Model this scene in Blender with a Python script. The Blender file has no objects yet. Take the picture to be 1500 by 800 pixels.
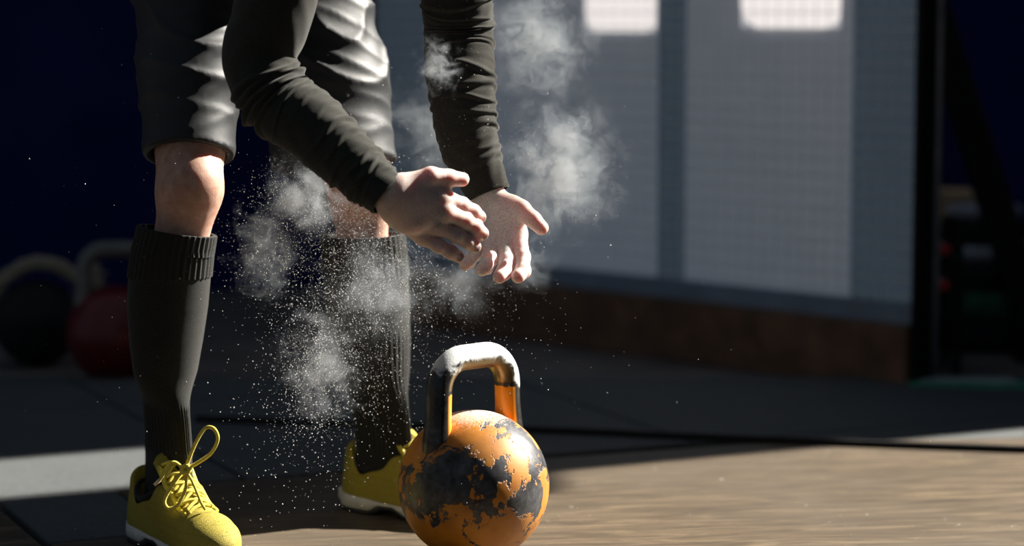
import bpy, math, random
import numpy as np
from mathutils import Vector, Matrix

random.seed(7); RNG = np.random.default_rng(7)
S = bpy.context.scene
COL = S.collection

# ------------------------------------------------------------------ camera, sky, sun, exposure
FPX, CAM_H, PITCH = 3541.7, 0.77, math.radians(6.1)
cam_d = bpy.data.cameras.new('camera'); cam_d.lens = 85; cam_d.sensor_width = 36
cam_d.clip_start = 0.05; cam_d.clip_end = 200
cam_d.dof.use_dof = True; cam_d.dof.focus_distance = 3.36; cam_d.dof.aperture_fstop = 2.1
cam = bpy.data.objects.new('camera', cam_d); COL.objects.link(cam)
cam.location = (0, 0, CAM_H); cam.rotation_euler = (math.pi/2 - PITCH, 0, 0)
S.camera = cam

w = bpy.data.worlds.new('sky'); S.world = w; w.use_nodes = True
bg = w.node_tree.nodes['Background']
bg.inputs[0].default_value = (0.62, 0.80, 1.0, 1); bg.inputs[1].default_value = 0.125

SUN_AZ, SUN_EL = math.radians(26), math.radians(34)      # from the right and from behind, through the high windows
SUNDIR = Vector((math.cos(SUN_EL)*math.cos(SUN_AZ), math.cos(SUN_EL)*math.sin(SUN_AZ), math.sin(SUN_EL)))
sl = bpy.data.lights.new('sun', 'SUN'); sl.energy = 20.0; sl.angle = math.radians(0.6); sl.color = (1.0, 0.95, 0.86)
so = bpy.data.objects.new('sun', sl); COL.objects.link(so); so.location = (5, 8, 8)
so.rotation_euler = SUNDIR.to_track_quat('Z', 'Y').to_euler()

S.view_settings.view_transform = 'Standard'; S.view_settings.look = 'None'
S.view_settings.gamma = 1; S.view_settings.use_curve_mapping = False
S.view_settings.exposure = 0.0
S.cycles.use_denoising = True
S.cycles.volume_bounces = 0
S.cycles.max_bounces = 6; S.cycles.transparent_max_bounces = 12

# ------------------------------------------------------------------ helpers
def at(px, py, Y):
    u = (px-750)/FPX; v = (400-py)/FPX
    dy = math.cos(PITCH)+v*math.sin(PITCH); dz = -math.sin(PITCH)+v*math.cos(PITCH)
    t = Y/dy
    return np.array((u*t, Y, CAM_H+dz*t))
def mpp(Y): return Y/math.cos(PITCH)/FPX        # metres per picture pixel at a depth

def link(o, parent=None):
    COL.objects.link(o)
    if parent is not None: o.parent = parent
    return o
def np_mesh(name, V, F):
    V = np.asarray(V, dtype=np.float32); me = bpy.data.meshes.new(name)
    if isinstance(F, np.ndarray):
        n = F.shape[1]
        me.vertices.add(len(V)); me.vertices.foreach_set('co', V.ravel())
        me.loops.add(F.size); me.loops.foreach_set('vertex_index', F.astype(np.int32).ravel())
        me.polygons.add(len(F)); me.polygons.foreach_set('loop_start', np.arange(0, F.size, n, dtype=np.int32))
        me.update(calc_edges=True)
    else:
        me.from_pydata([tuple(v) for v in V], [], F); me.update()
    return me
def obj(name, me, mat, parent=None, smooth=True):
    if isinstance(me, tuple): me = np_mesh(name, *me)
    if mat is not None and not me.materials: me.materials.append(mat)
    if smooth: me.polygons.foreach_set('use_smooth', np.ones(len(me.polygons), dtype=bool))
    return link(bpy.data.objects.new(name, me), parent)
def tag(o, label, cat=None, group=None, kind=None):
    if label: o['label'] = label
    if cat: o['category'] = cat
    if group: o['group'] = group
    if kind: o['kind'] = kind
    return o
def thing(name, label, cat, loc=(0, 0, 0), rz=0, group=None):
    o = bpy.data.objects.new(name, None); o.empty_display_size = 0.05
    link(o); o.location = loc; o.rotation_euler = (0, 0, rz)
    return tag(o, label, cat, group)
def keep(child, parent):                        # parent a world-space mesh under an Empty that is not at the origin
    child.parent = parent
    bpy.context.view_layer.update()
    child.matrix_parent_inverse = parent.matrix_world.inverted()
    return child
def merge(*parts):                              # several (V,F) into one, as lists of faces
    V, F, n = [], [], 0
    for v, f in parts:
        V.append(np.asarray(v, float)); F += [[int(i)+n for i in q] for q in f]; n += len(v)
    return np.concatenate(V), F
def box(c, s, rz=0, bev=0.0):
    cx, cy, cz = c; x, y, z = s[0]/2, s[1]/2, s[2]/2
    b = min(bev, x*.9, y*.9, z*.9)
    P = []
    if b > 0:
        for zz, i in ((-z, b), (-z+b, 0), (z-b, 0), (z, b)):
            P += [(-x+i, -y+i, zz), (x-i, -y+i, zz), (x-i, y-i, zz), (-x+i, y-i, zz)]
        n = 4
    else:
        for zz in (-z, z): P += [(-x, -y, zz), (x, -y, zz), (x, y, zz), (-x, y, zz)]
        n = 2
    F = [[3, 2, 1, 0], [4*n-4, 4*n-3, 4*n-2, 4*n-1]]
    for k in range(n-1):
        for i in range(4): F.append([4*k+i, 4*k+(i+1) % 4, 4*k+4+(i+1) % 4, 4*k+4+i])
    c_, s_ = math.cos(rz), math.sin(rz)
    return np.array([(cx+p[0]*c_-p[1]*s_, cy+p[0]*s_+p[1]*c_, cz+p[2]) for p in P]), F
def grid_faces(n, m, closed=True):
    i, j = np.meshgrid(np.arange(n-1), np.arange(m if closed else m-1), indexing='ij')
    a = i*m+j; b = i*m+(j+1) % m
    return np.stack([a, b, b+m, a+m], -1).reshape(-1, 4)
def loft(R, caps=True):                         # R: n x m x 3 rings
    R = np.asarray(R, float); n, m, _ = R.shape
    F = [list(map(int, q)) for q in grid_faces(n, m)]
    if caps: F += [list(range(m))[::-1], [(n-1)*m+k for k in range(m)]]
    return R.reshape(-1, 3), F
def spline(P, n):                               # Catmull-Rom through points (any number of columns)
    P = np.asarray(P, float); Q = np.vstack([2*P[0]-P[1], P, 2*P[-1]-P[-2]])
    out = []
    for t in np.linspace(0, len(P)-1-1e-9, n):
        k = int(t); f = t-k; a, b, c, d = Q[k:k+4]
        out.append(.5*((2*b)+(-a+c)*f+(2*a-5*b+4*c-d)*f*f+(-a+3*b-3*c+d)*f**3))
    return np.array(out)
def frames(C, up=(0, 0, 1)):
    T = np.gradient(C, axis=0); T /= np.linalg.norm(T, axis=1)[:, None]+1e-12
    N = np.zeros_like(T); u = np.array(up, float)
    if abs(np.dot(u, T[0])) > .9: u = np.array((1., 0, 0))
    for k in range(len(T)):
        u = u-np.dot(u, T[k])*T[k]; u /= np.linalg.norm(u)+1e-12; N[k] = u
    return T, N, np.cross(T, N)
def tube(P, r, m=8, n=None, caps=True, disp=None, flat=1.0, up=(0, 0, 1)):
    C = spline(P, n) if n else np.asarray(P, float)
    rr = np.full(len(C), r) if np.isscalar(r) else (np.interp(np.linspace(0, 1, len(C)), np.linspace(0, 1, len(r)), r))
    T, N, B = frames(C, up)
    th = np.arange(m)*2*math.pi/m
    D = np.ones((len(C), m)) if disp is None else 1+disp(np.linspace(0, 1, len(C))[:, None], th[None, :])
    R = C[:, None, :]+(rr[:, None]*D)[..., None]*(N[:, None, :]*np.cos(th)[None, :, None]*flat+B[:, None, :]*np.sin(th)[None, :, None])
    return loft(R, caps)
def lathe(prof, m=48, c=(0, 0, 0)):             # prof: (r,z) list
    th = np.arange(m)*2*math.pi/m
    R = np.array([[(c[0]+max(r, 1e-4)*math.cos(a), c[1]+max(r, 1e-4)*math.sin(a), c[2]+z) for a in th] for r, z in prof])
    return loft(R)
def clip(poly, nx, ny, c):                      # keep nx*x+ny*y<=c
    out = []
    for i, p in enumerate(poly):
        q = poly[(i+1) % len(poly)]; a = nx*p[0]+ny*p[1]-c; b = nx*q[0]+ny*q[1]-c
        if a <= 0: out.append(p)
        if (a < 0) != (b < 0) and a != b:
            t = a/(a-b); out.append((p[0]+t*(q[0]-p[0]), p[1]+t*(q[1]-p[1])))
    return out
def slab(poly, z0, z1, bev=.003):
    P = np.array(poly); c = P.mean(0); n = len(P)
    ins = P+(c-P)/np.linalg.norm(c-P, axis=1)[:, None]*bev
    V = [(x, y, z0) for x, y in P]+[(x, y, z1-bev) for x, y in P]+[(x, y, z1) for x, y in ins]
    F = [list(range(n))[::-1], [2*n+k for k in range(n)]]
    for k in range(2):
        for i in range(n): F.append([k*n+i, k*n+(i+1) % n, k*n+n+(i+1) % n, k*n+n+i])
    return np.array(V), F

# --- implicit surfaces: distance fields on a grid, meshed with surface nets
class Field:
    def __init__(s, lo, hi, h):
        s.lo = np.array(lo, np.float32); s.h = h
        n = np.ceil((np.array(hi)-np.array(lo))/h).astype(int)+1
        ax = [np.float32(lo[i])+np.float32(h)*np.arange(n[i], dtype=np.float32) for i in range(3)]
        s.X, s.Y, s.Z = np.meshgrid(*ax, indexing='ij')
    def cone(s, a, b, ra, rb):
        a = np.array(a, np.float32); b = np.array(b, np.float32); d = b-a; L = float(d@d)+1e-12
        x, y, z = s.X-a[0], s.Y-a[1], s.Z-a[2]
        t = np.clip((x*d[0]+y*d[1]+z*d[2])/L, 0, 1)
        return np.sqrt((x-t*d[0])**2+(y-t*d[1])**2+(z-t*d[2])**2)-(ra+t*(rb-ra))
    def chain(s, P, R, k=.004):
        d = None
        for i in range(len(P)-1):
            c = s.cone(P[i], P[i+1], R[i], R[i+1]); d = c if d is None else smin(d, c, k)
        return d
    def ell(s, c, r, M=None):
        x, y, z = s.X-c[0], s.Y-c[1], s.Z-c[2]
        if M is not None:
            M = np.array(M, float)
            x, y, z = x*M[0][0]+y*M[0][1]+z*M[0][2], x*M[1][0]+y*M[1][1]+z*M[1][2], x*M[2][0]+y*M[2][1]+z*M[2][2]
        q = np.sqrt((x/r[0])**2+(y/r[1])**2+(z/r[2])**2)
        g = np.sqrt((x/r[0]**2)**2+(y/r[1]**2)**2+(z/r[2]**2)**2)+1e-6
        return q*(q-1)/g
    def plane(s, p, n):
        n = np.array(n, float)/np.linalg.norm(n)
        return (s.X-p[0])*n[0]+(s.Y-p[1])*n[1]+(s.Z-p[2])*n[2]
    def mesh(s, D, relax=2):
        D = D.astype(np.float32); Sg = D < 0; n = np.array(D.shape)
        off = [(i, j, k) for i in (0, 1) for j in (0, 1) for k in (0, 1)]
        cnt = sum(Sg[o[0]:n[0]-1+o[0], o[1]:n[1]-1+o[1], o[2]:n[2]-1+o[2]].astype(np.int8) for o in off)
        act = (cnt > 0) & (cnt < 8); ijk = np.argwhere(act)
        idx = np.full(act.shape, -1, np.int64); idx[act] = np.arange(len(ijk))
        val = {o: D[ijk[:, 0]+o[0], ijk[:, 1]+o[1], ijk[:, 2]+o[2]] for o in off}
        acc = np.zeros((len(ijk), 3)); num = np.zeros(len(ijk))
        for o in off:
            for a in range(3):
                if o[a]: continue
                q = list(o); q[a] = 1; A, B = val[o], val[tuple(q)]
                m = (A < 0) != (B < 0); t = np.where(m, A/np.where(m, A-B, 1), 0)
                p = np.tile(np.array(o, float), (len(ijk), 1)); p[:, a] = t
                acc += p*m[:, None]; num += m
        V = s.lo+s.h*(ijk+acc/num[:, None])
        Q = []
        for a in range(3):
            b, c = (a+1) % 3, (a+2) % 3
            sl0 = [slice(None)]*3; sl1 = [slice(None)]*3
            sl0[a] = slice(0, n[a]-1); sl1[a] = slice(1, n[a])
            A, B = Sg[tuple(sl0)], Sg[tuple(sl1)]
            e = np.argwhere(A != B); fl = A[tuple(e.T)]
            ok = (e[:, b] > 0) & (e[:, c] > 0) & (e[:, b] < n[b]-1) & (e[:, c] < n[c]-1); e, fl = e[ok], fl[ok]
            def g(db, dc):
                q = e.copy(); q[:, b] -= db; q[:, c] -= dc; return idx[tuple(q.T)]
            q = np.stack([g(1, 1), g(0, 1), g(0, 0), g(1, 0)], 1)
            q[~fl] = q[~fl][:, ::-1]; Q.append(q)
        Q = np.concatenate(Q)
        for _ in range(relax):
            sm = np.zeros_like(V); ct = np.zeros(len(V))
            for i in range(4):
                np.add.at(sm, Q[:, i], V[Q[:, (i+1) % 4]]+V[Q[:, (i+3) % 4]]); np.add.at(ct, Q[:, i], 2)
            V = .5*V+.5*sm/ct[:, None]
        return V, Q
def smin(a, b, k):
    h = np.maximum(k-np.abs(a-b), 0)/k
    return np.minimum(a, b)-h*h*k*.25
def smax(a, b, k): return -smin(-a, -b, k)
def join_q(*parts):
    V, F, n = [], [], 0
    for v, f in parts: V.append(v); F.append(np.asarray(f)+n); n += len(v)
    return np.concatenate(V), np.concatenate(F)

# --- materials
def mat(name):
    m = bpy.data.materials.new(name); m.use_nodes = True
    nt = m.node_tree; return m, nt, nt.nodes['Principled BSDF']
def N(nt, t, **kw):
    n = nt.nodes.new('ShaderNode'+t)
    for k, v in kw.items():
        if k in n.inputs: n.inputs[k].default_value = v
        else: setattr(n, k, v)
    return n
def L(nt, a, b): nt.links.new(a, b)
def ramp(nt, fac, stops):
    r = N(nt, 'ValToRGB'); e = r.color_ramp.elements
    while len(e) < len(stops): e.new(.5)
    for k, (p, c) in enumerate(stops):
        e[k].position = p; e[k].color = (*c, 1) if len(c) == 3 else c
    L(nt, fac, r.inputs[0]); return r
def noise(nt, vec, scale, detail=4, rough=.55, dist=0):
    n = N(nt, 'TexNoise'); n.inputs['Scale'].default_value = scale; n.inputs['Detail'].default_value = detail
    n.inputs['Roughness'].default_value = rough; n.inputs['Distortion'].default_value = dist
    if vec is not None: L(nt, vec, n.inputs['Vector'])
    return n
def coords(nt, kind='Object', scale=None, rz=0):
    t = N(nt, 'TexCoord'); v = t.outputs[kind]
    if scale or rz:
        mp = N(nt, 'Mapping'); mp.inputs['Scale'].default_value = scale or (1, 1, 1); mp.inputs['Rotation'].default_value = (0, 0, rz)
        L(nt, v, mp.inputs['Vector']); v = mp.outputs[0]
    return v
def mixc(nt, fac, a, b, mode='MIX'):
    m = N(nt, 'Mix', data_type='RGBA', blend_type=mode)
    for s, x in ((m.inputs[0], fac), (m.inputs[6], a), (m.inputs[7], b)):
        if hasattr(x, 'is_linked'): L(nt, x, s)
        elif isinstance(x, tuple): s.default_value = (*x, 1)
        else: s.default_value = x
    return m.outputs[2]
def math_(nt, op, a, b=None, c=None):
    m = N(nt, 'Math', operation=op)
    for k, x in enumerate((a, b, c)):
        if x is None: continue
        if hasattr(x, 'is_linked'): L(nt, x, m.inputs[k])
        else: m.inputs[k].default_value = x
    return m.outputs[0]
def bump(nt, p, h, strength=.3, dist=.002):
    b = N(nt, 'Bump'); b.inputs['Strength'].default_value = strength; b.inputs['Distance'].default_value = dist
    L(nt, h, b.inputs['Height']); L(nt, b.outputs[0], p.inputs['Normal'])
def plain(name, col, rough=.5, metal=0, var=.25, scale=30, bmp=.1, spec=.5):
    m, nt, p = mat(name); v = coords(nt)
    n = noise(nt, v, scale)
    a = tuple(c*(1-var) for c in col); b = tuple(min(1, c*(1+var)) for c in col)
    r = ramp(nt, n.outputs[0], [(.3, a), (.7, b)]); L(nt, r.outputs[0], p.inputs['Base Color'])
    p.inputs['Roughness'].default_value = rough; p.inputs['Metallic'].default_value = metal
    p.inputs['Specular IOR Level'].default_value = spec
    if bmp: bump(nt, p, n.outputs[0], bmp)
    return m
def fabric(name, col, weave=900, rough=.9, sheen=.15, spec=.2, flock=(0.5, 0.5, 0.48), flockamt=.0):
    m, nt, p = mat(name); v = coords(nt)
    n = noise(nt, v, weave, 2); n2 = noise(nt, v, 14, 4)
    a = tuple(c*.7 for c in col); b = tuple(c*1.4 for c in col)
    r = ramp(nt, n.outputs[0], [(.3, a), (.7, b)])
    c = mixc(nt, math_(nt, 'MULTIPLY', n2.outputs[0], .5), r.outputs[0], tuple(c*.6 for c in col))
    if flockamt:
        n3 = noise(nt, v, 1300, 1); f = ramp(nt, n3.outputs[0], [(.62, (0, 0, 0)), (.70, (1, 1, 1))])
        c = mixc(nt, math_(nt, 'MULTIPLY', f.outputs[0], flockamt), c, flock)
    L(nt, c, p.inputs['Base Color']); p.inputs['Roughness'].default_value = rough
    p.inputs['Specular IOR Level'].default_value = spec
    p.inputs['Sheen Weight'].default_value = sheen; p.inputs['Sheen Roughness'].default_value = .5
    bump(nt, p, n.outputs[0], .35, .0008)
    return m
M = {}
# skin, with chalk (vertex attribute 'chalk') and a small dark patch on the back of one hand
m, nt, p = mat('skin'); v = coords(nt)
n = noise(nt, v, 70, 5, .6); nf = noise(nt, v, 420, 3, .6)
base = ramp(nt, n.outputs[0], [(.3, (.42, .22, .155)), (.7, (.60, .38, .29))]).outputs[0]
ca = N(nt, 'Attribute', attribute_name='chalk'); ia = N(nt, 'Attribute', attribute_name='dark_patch')
sp = ramp(nt, nf.outputs[0], [(.38, (0, 0, 0)), (.62, (1, 1, 1))]).outputs[0]
cf = math_(nt, 'MULTIPLY', ca.outputs['Fac'], math_(nt, 'ADD', math_(nt, 'MULTIPLY', sp, .5), .5))
base = mixc(nt, math_(nt, 'MULTIPLY', ia.outputs['Fac'], .85), base, (.03, .04, .04))
base = mixc(nt, cf, base, (.88, .87, .86))
L(nt, base, p.inputs['Base Color']); p.inputs['Roughness'].default_value = .55
p.inputs['Subsurface Weight'].default_value = .8; p.inputs['Subsurface Scale'].default_value = .016
p.inputs['Subsurface Radius'].default_value = (1.0, .28, .14)
bump(nt, p, nf.outputs[0], .25, .0012); M['skin'] = m
M['sleeve'] = fabric('charcoal_knit', (.034, .033, .028), 700, sheen=.12, spec=.1, flockamt=.15, flock=(.3, .3, .27))
M['shorts'] = fabric('black_nylon', (.009, .010, .012), 1200, rough=.5, sheen=.05, spec=.45)
M['sock'] = fabric('black_knit', (.022, .022, .020), 900, sheen=.10, spec=.1, flockamt=.15, flock=(.3, .3, .28))
M['nail'] = plain('nail', (.55, .34, .28), .3)
M['hair'] = plain('hair', (.03, .02, .015), .6)
# yellow shoe mesh
m, nt, p = mat('yellow_mesh'); v = coords(nt)
br = N(nt, 'TexBrick'); br.inputs['Scale'].default_value = 42; br.inputs['Mortar Size'].default_value = .012
br.inputs['Color1'].default_value = (.35, .285, .028, 1); br.inputs['Color2'].default_value = (.34, .27, .024, 1); br.inputs['Mortar'].default_value = (.19, .145, .008, 1)
br.inputs['Row Height'].default_value = .5; br.inputs['Brick Width'].default_value = .5
mp = N(nt, 'Mapping'); mp.inputs['Rotation'].default_value = (math.pi/2, .35, 0); L(nt, v, mp.inputs[0]); L(nt, mp.outputs[0], br.inputs['Vector'])
wv = noise(nt, v, 700, 2); L(nt, mixc(nt, .35, br.outputs[0], ramp(nt, wv.outputs[0], [(.3, (.20, .15, .01)), (.7, (.48, .40, .06))]).outputs[0]), p.inputs['Base Color'])
p.inputs['Roughness'].default_value = .75
bump(nt, p, math_(nt, 'SUBTRACT', wv.outputs[0], math_(nt, 'MULTIPLY', br.outputs['Fac'], 1.4)), .5, .0015); M['yellow'] = m
M['yellow_edge'] = plain('yellow_edge', (.62, .52, .05), .6, var=.15, scale=200)
M['lace'] = fabric('yellow_lace', (.72, .60, .10), 1500, sheen=.1)
M['aglet'] = plain('aglet', (.75, .62, .40), .35)
M['white_foam'] = plain('white_foam', (.66, .64, .60), .6, var=.1, scale=60)
M['outsole'] = plain('outsole', (.025, .025, .028), .7)
M['lining'] = fabric('shoe_lining', (.02, .02, .022), 800)
M['tongue_lining'] = fabric('tongue_lining', (.36, .30, .22), 800)
# kettlebell paint: chipped orange over bare dark iron, chalk on the grip
def kettle_paint(name, paint, paint2, chalk):
    m, nt, p = mat(name); v = coords(nt)
    sx = N(nt, 'SeparateXYZ'); L(nt, v, sx.inputs[0])
    n1 = noise(nt, v, 17, 7, .62, .4); n2 = noise(nt, v, 60, 5, .6, .3); n4 = noise(nt, v, 7, 2, .5)
    band = math_(nt, 'SUBTRACT', sx.outputs['Z'], math_(nt, 'ADD', math_(nt, 'MULTIPLY', sx.outputs['X'], .22), .125))
    band = math_(nt, 'MULTIPLY', math_(nt, 'ABSOLUTE', math_(nt, 'ADD', band, math_(nt, 'MULTIPLY', math_(nt, 'SUBTRACT', n4.outputs[0], .5), .13))), 2.6)
    h = math_(nt, 'ADD', math_(nt, 'MULTIPLY', n1.outputs[0], .8), math_(nt, 'MULTIPLY', n2.outputs[0], .2))
    worn = math_(nt, 'ADD', h, math_(nt, 'SUBTRACT', .158, band))
    wr = ramp(nt, worn, [(.565, (0, 0, 0)), (.585, (1, 1, 1))]).outputs[0]
    nc = noise(nt, v, 34, 4, .55, .2); ch_ = ramp(nt, nc.outputs[0], [(.635, (0, 0, 0)), (.65, (1, 1, 1))]).outputs[0]
    wr = math_(nt, 'MAXIMUM', wr, ch_)
    iron = ramp(nt, n2.outputs[0], [(.3, (.018, .018, .02)), (.55, (.06, .06, .065)), (.8, (.14, .14, .14))]).outputs[0]
    n3 = noise(nt, v, 26, 6, .6); pc = ramp(nt, n3.outputs[0], [(.3, paint2), (.62, paint)]).outputs[0]
    c = mixc(nt, wr, pc, iron)
    if chalk:
        dust = noise(nt, v, 330, 3, .7); up = math_(nt, 'MULTIPLY', math_(nt, 'SUBTRACT', sx.outputs['Z'], .186), 22)
        d = ramp(nt, math_(nt, 'ADD', dust.outputs[0], up), [(.72, (0, 0, 0)), (1.0, (1, 1, 1))]).outputs[0]
        c = mixc(nt, math_(nt, 'MULTIPLY', d, .7), c, (.72, .68, .62))
    L(nt, c, p.inputs['Base Color'])
    rr = N(nt, 'MapRange'); L(nt, wr, rr.inputs[0]); rr.inputs[3].default_value = .52; rr.inputs[4].default_value = .45; L(nt, rr.outputs[0], p.inputs['Roughness'])
    L(nt, math_(nt, 'MULTIPLY', wr, .55), p.inputs['Metallic'])
    bump(nt, p, math_(nt, 'SUBTRACT', math_(nt, 'MULTIPLY', n2.outputs[0], .25), wr), .55, .0016)
    return m
M['kb_orange'] = kettle_paint('chipped_orange_paint', (.52, .20, .010), (.36, .12, .006), True)
M['kb_red'] = plain('red_paint', (.13, .006, .008), .4, var=.3)
m, nt, p = mat('grip_steel'); v = coords(nt); sx = N(nt, 'SeparateXYZ'); L(nt, v, sx.inputs[0])
n1 = noise(nt, v, 55, 6, .65, .5); n2 = noise(nt, v, 300, 3, .6)
steel = ramp(nt, n1.outputs[0], [(.3, (.03, .028, .026)), (.6, (.085, .08, .075)), (.8, (.24, .2, .14))]).outputs[0]
inn = N(nt, 'Attribute', attribute_name='inner')
orange = math_(nt, 'MULTIPLY', inn.outputs['Fac'], math_(nt, 'LESS_THAN', math_(nt, 'ADD', sx.outputs['Z'], math_(nt, 'MULTIPLY', n1.outputs[0], .012)), .247))
c = mixc(nt, orange, steel, (.86, .30, .012))
tan = math_(nt, 'MULTIPLY', inn.outputs['Fac'], math_(nt, 'GREATER_THAN', sx.outputs['Z'], .247))
c = mixc(nt, math_(nt, 'MULTIPLY', tan, .6), c, (.34, .22, .08))
topa = N(nt, 'Attribute', attribute_name='chalk')
ck = ramp(nt, math_(nt, 'ADD', topa.outputs['Fac'], math_(nt, 'MULTIPLY', math_(nt, 'SUBTRACT', n1.outputs[0], .5), 1.3)), [(.42, (0, 0, 0)), (.62, (1, 1, 1))]).outputs[0]
ck = math_(nt, 'MULTIPLY', ck, math_(nt, 'ADD', math_(nt, 'MULTIPLY', n2.outputs[0], .5), .6))
c = mixc(nt, ck, c, (.66, .68, .68)); L(nt, c, p.inputs['Base Color'])
L(nt, math_(nt, 'MULTIPLY', math_(nt, 'SUBTRACT', 1.0, ck), math_(nt, 'SUBTRACT', .8, math_(nt, 'MULTIPLY', orange, .8))), p.inputs['Metallic'])
L(nt, math_(nt, 'ADD', .32, math_(nt, 'MULTIPLY', ck, .5)), p.inputs['Roughness'])
bump(nt, p, n2.outputs[0], .3, .001); M['grip'] = m
M['pale_steel'] = plain('pale_steel', (.16, .16, .15), .45, .3)
# plywood
UA = math.radians(24)
m, nt, p = mat('plywood'); v = coords(nt, 'Object', (1, 1, 1), -math.radians(8)); mp = N(nt, 'Mapping'); mp.inputs['Scale'].default_value = (1.6, 12, 10); L(nt, v, mp.inputs[0])
g = noise(nt, mp.outputs[0], 3.2, 8, .68, 1.2); b2 = noise(nt, v, 2.2, 4); ck = noise(nt, v, 45, 4, .7); ck2 = noise(nt, v, 3.1, 2)
c = ramp(nt, g.outputs[0], [(.3, (.040, .026, .014)), (.5, (.092, .064, .036)), (.70, (.20, .145, .085))]).outputs[0]
c = mixc(nt, ramp(nt, b2.outputs[0], [(.35, (0, 0, 0)), (.7, (.55, .55, .55))]).outputs[0], c, (.10, .080, .060))
cm = math_(nt, 'MULTIPLY', ramp(nt, ck.outputs[0], [(.66, (0, 0, 0)), (.72, (1, 1, 1))]).outputs[0], ramp(nt, ck2.outputs[0], [(.44, (0, 0, 0)), (.58, (.85, .85, .85))]).outputs[0])
c = mixc(nt, cm, c, (.6, .58, .54))
L(nt, c, p.inputs['Base Color']); p.inputs['Roughness'].default_value = .55; bump(nt, p, g.outputs[0], .25, .002); M['plywood'] = m
# rubber mat with flecks
m, nt, p = mat('rubber'); v = coords(nt)
g = noise(nt, v, 260, 4, .8); b2 = noise(nt, v, 9, 5, .6)
c = ramp(nt, g.outputs[0], [(.35, (.045, .055, .062)), (.60, (.10, .108, .11)), (.75, (.25, .25, .23))]).outputs[0]
g3 = noise(nt, v, 75, 4, .7)
c = mixc(nt, ramp(nt, g3.outputs[0], [(.40, (.75, .75, .75)), (.62, (0, 0, 0))]).outputs[0], c, (.045, .05, .052))
c = mixc(nt, math_(nt, 'MULTIPLY', b2.outputs[0], .35), c, (.15, .15, .14))
L(nt, c, p.inputs['Base Color']); p.inputs['Roughness'].default_value = .75; bump(nt, p, g.outputs[0], .5, .002); M['rubber'] = m
M['floor'] = plain('brown_floor', (.15, .125, .115), .6, var=.3, scale=6)
m, nt, p = mat('navy_paint'); v = coords(nt); g = noise(nt, v, 3, 4)
L(nt, ramp(nt, g.outputs[0], [(.3, (.009, .011, .075)), (.7, (.014, .018, .115))]).outputs[0], p.inputs['Base Color']); p.inputs['Roughness'].default_value = .8; p.inputs['Specular IOR Level'].default_value = .1; M['navy'] = m
m, nt, p = mat('frosted_glow'); v = coords(nt); g = noise(nt, v, 9, 5, .6); sm = noise(nt, v, 13, 3, .6)
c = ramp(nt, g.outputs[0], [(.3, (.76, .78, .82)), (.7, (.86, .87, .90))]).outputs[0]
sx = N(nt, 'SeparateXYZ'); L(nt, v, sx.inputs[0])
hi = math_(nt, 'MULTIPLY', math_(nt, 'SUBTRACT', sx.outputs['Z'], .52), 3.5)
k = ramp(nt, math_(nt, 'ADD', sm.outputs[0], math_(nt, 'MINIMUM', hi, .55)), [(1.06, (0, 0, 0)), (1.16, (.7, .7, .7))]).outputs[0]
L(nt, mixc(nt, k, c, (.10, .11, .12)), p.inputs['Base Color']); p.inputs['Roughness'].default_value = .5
p.inputs['Emission Color'].default_value = (.66, .80, 1.0, 1); p.inputs['Emission Strength'].default_value = .050; M['frosted_pane'] = m   # emission added to stand for daylight behind the frosted glass
m, nt, p = mat('shaded_pane'); v = coords(nt); g = noise(nt, v, 9, 4)      # frosted glass, darker colour and weaker added glow painted for a post behind it
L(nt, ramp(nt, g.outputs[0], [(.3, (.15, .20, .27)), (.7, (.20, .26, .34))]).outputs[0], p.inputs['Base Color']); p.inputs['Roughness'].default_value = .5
p.inputs['Emission Color'].default_value = (.55, .78, 1.0, 1); p.inputs['Emission Strength'].default_value = .030; M['shaded_pane'] = m
M['slate_rail'] = plain('slate_rail', (.22, .28, .36), .55, var=.15, scale=9)
M['wire'] = plain('galvanised_wire', (.80, .82, .86), .5, .0)
M['plinth'] = plain('dark_brown_wood', (.17, .085, .045), .55, var=.4, scale=14)
M['black_metal'] = plain('black_metal', (.006, .006, .007), .6, var=.2, spec=.2)
M['grey_steel'] = plain('grey_steel', (.42, .42, .44), .4, .2)
M['black_rubber'] = plain('black_rubber', (.016, .016, .018), .7, spec=.2)
M['grey_plate'] = plain('grey_plate', (.34, .36, .40), .6)
M['tan_wood'] = plain('tan_wood', (.62, .43, .24), .6, var=.3, scale=12)
M['red_cap'] = plain('red_cap', (.55, .03, .025), .45)
M['white_cap'] = plain('white_cap', (.6, .6, .6), .5)
M['green'] = plain('green_turf', (.04, .26, .16), .8, var=.4, scale=60)
M['dark_green'] = plain('dark_green', (.02, .13, .06), .7)
M['white_line'] = plain('white_line', (.35, .40, .38), .8)
M['rope'] = fabric('hemp', (.34, .30, .22), 300, sheen=.2)
M['chalk'] = plain('chalk', (.88, .88, .88), .9, var=.03, bmp=0)
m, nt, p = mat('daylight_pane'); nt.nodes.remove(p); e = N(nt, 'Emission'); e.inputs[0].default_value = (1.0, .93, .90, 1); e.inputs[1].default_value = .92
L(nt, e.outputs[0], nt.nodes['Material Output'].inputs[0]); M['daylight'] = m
m, nt, p = mat('window_glass'); tr = N(nt, 'BsdfTransparent'); gl = N(nt, 'BsdfGlossy'); gl.inputs['Roughness'].default_value = .05
mx = N(nt, 'MixShader'); mx.inputs[0].default_value = .06; L(nt, tr.outputs[0], mx.inputs[1]); L(nt, gl.outputs[0], mx.inputs[2]); L(nt, mx.outputs[0], nt.nodes['Material Output'].inputs[0]); nt.nodes.remove(p); M['glass'] = m

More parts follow.
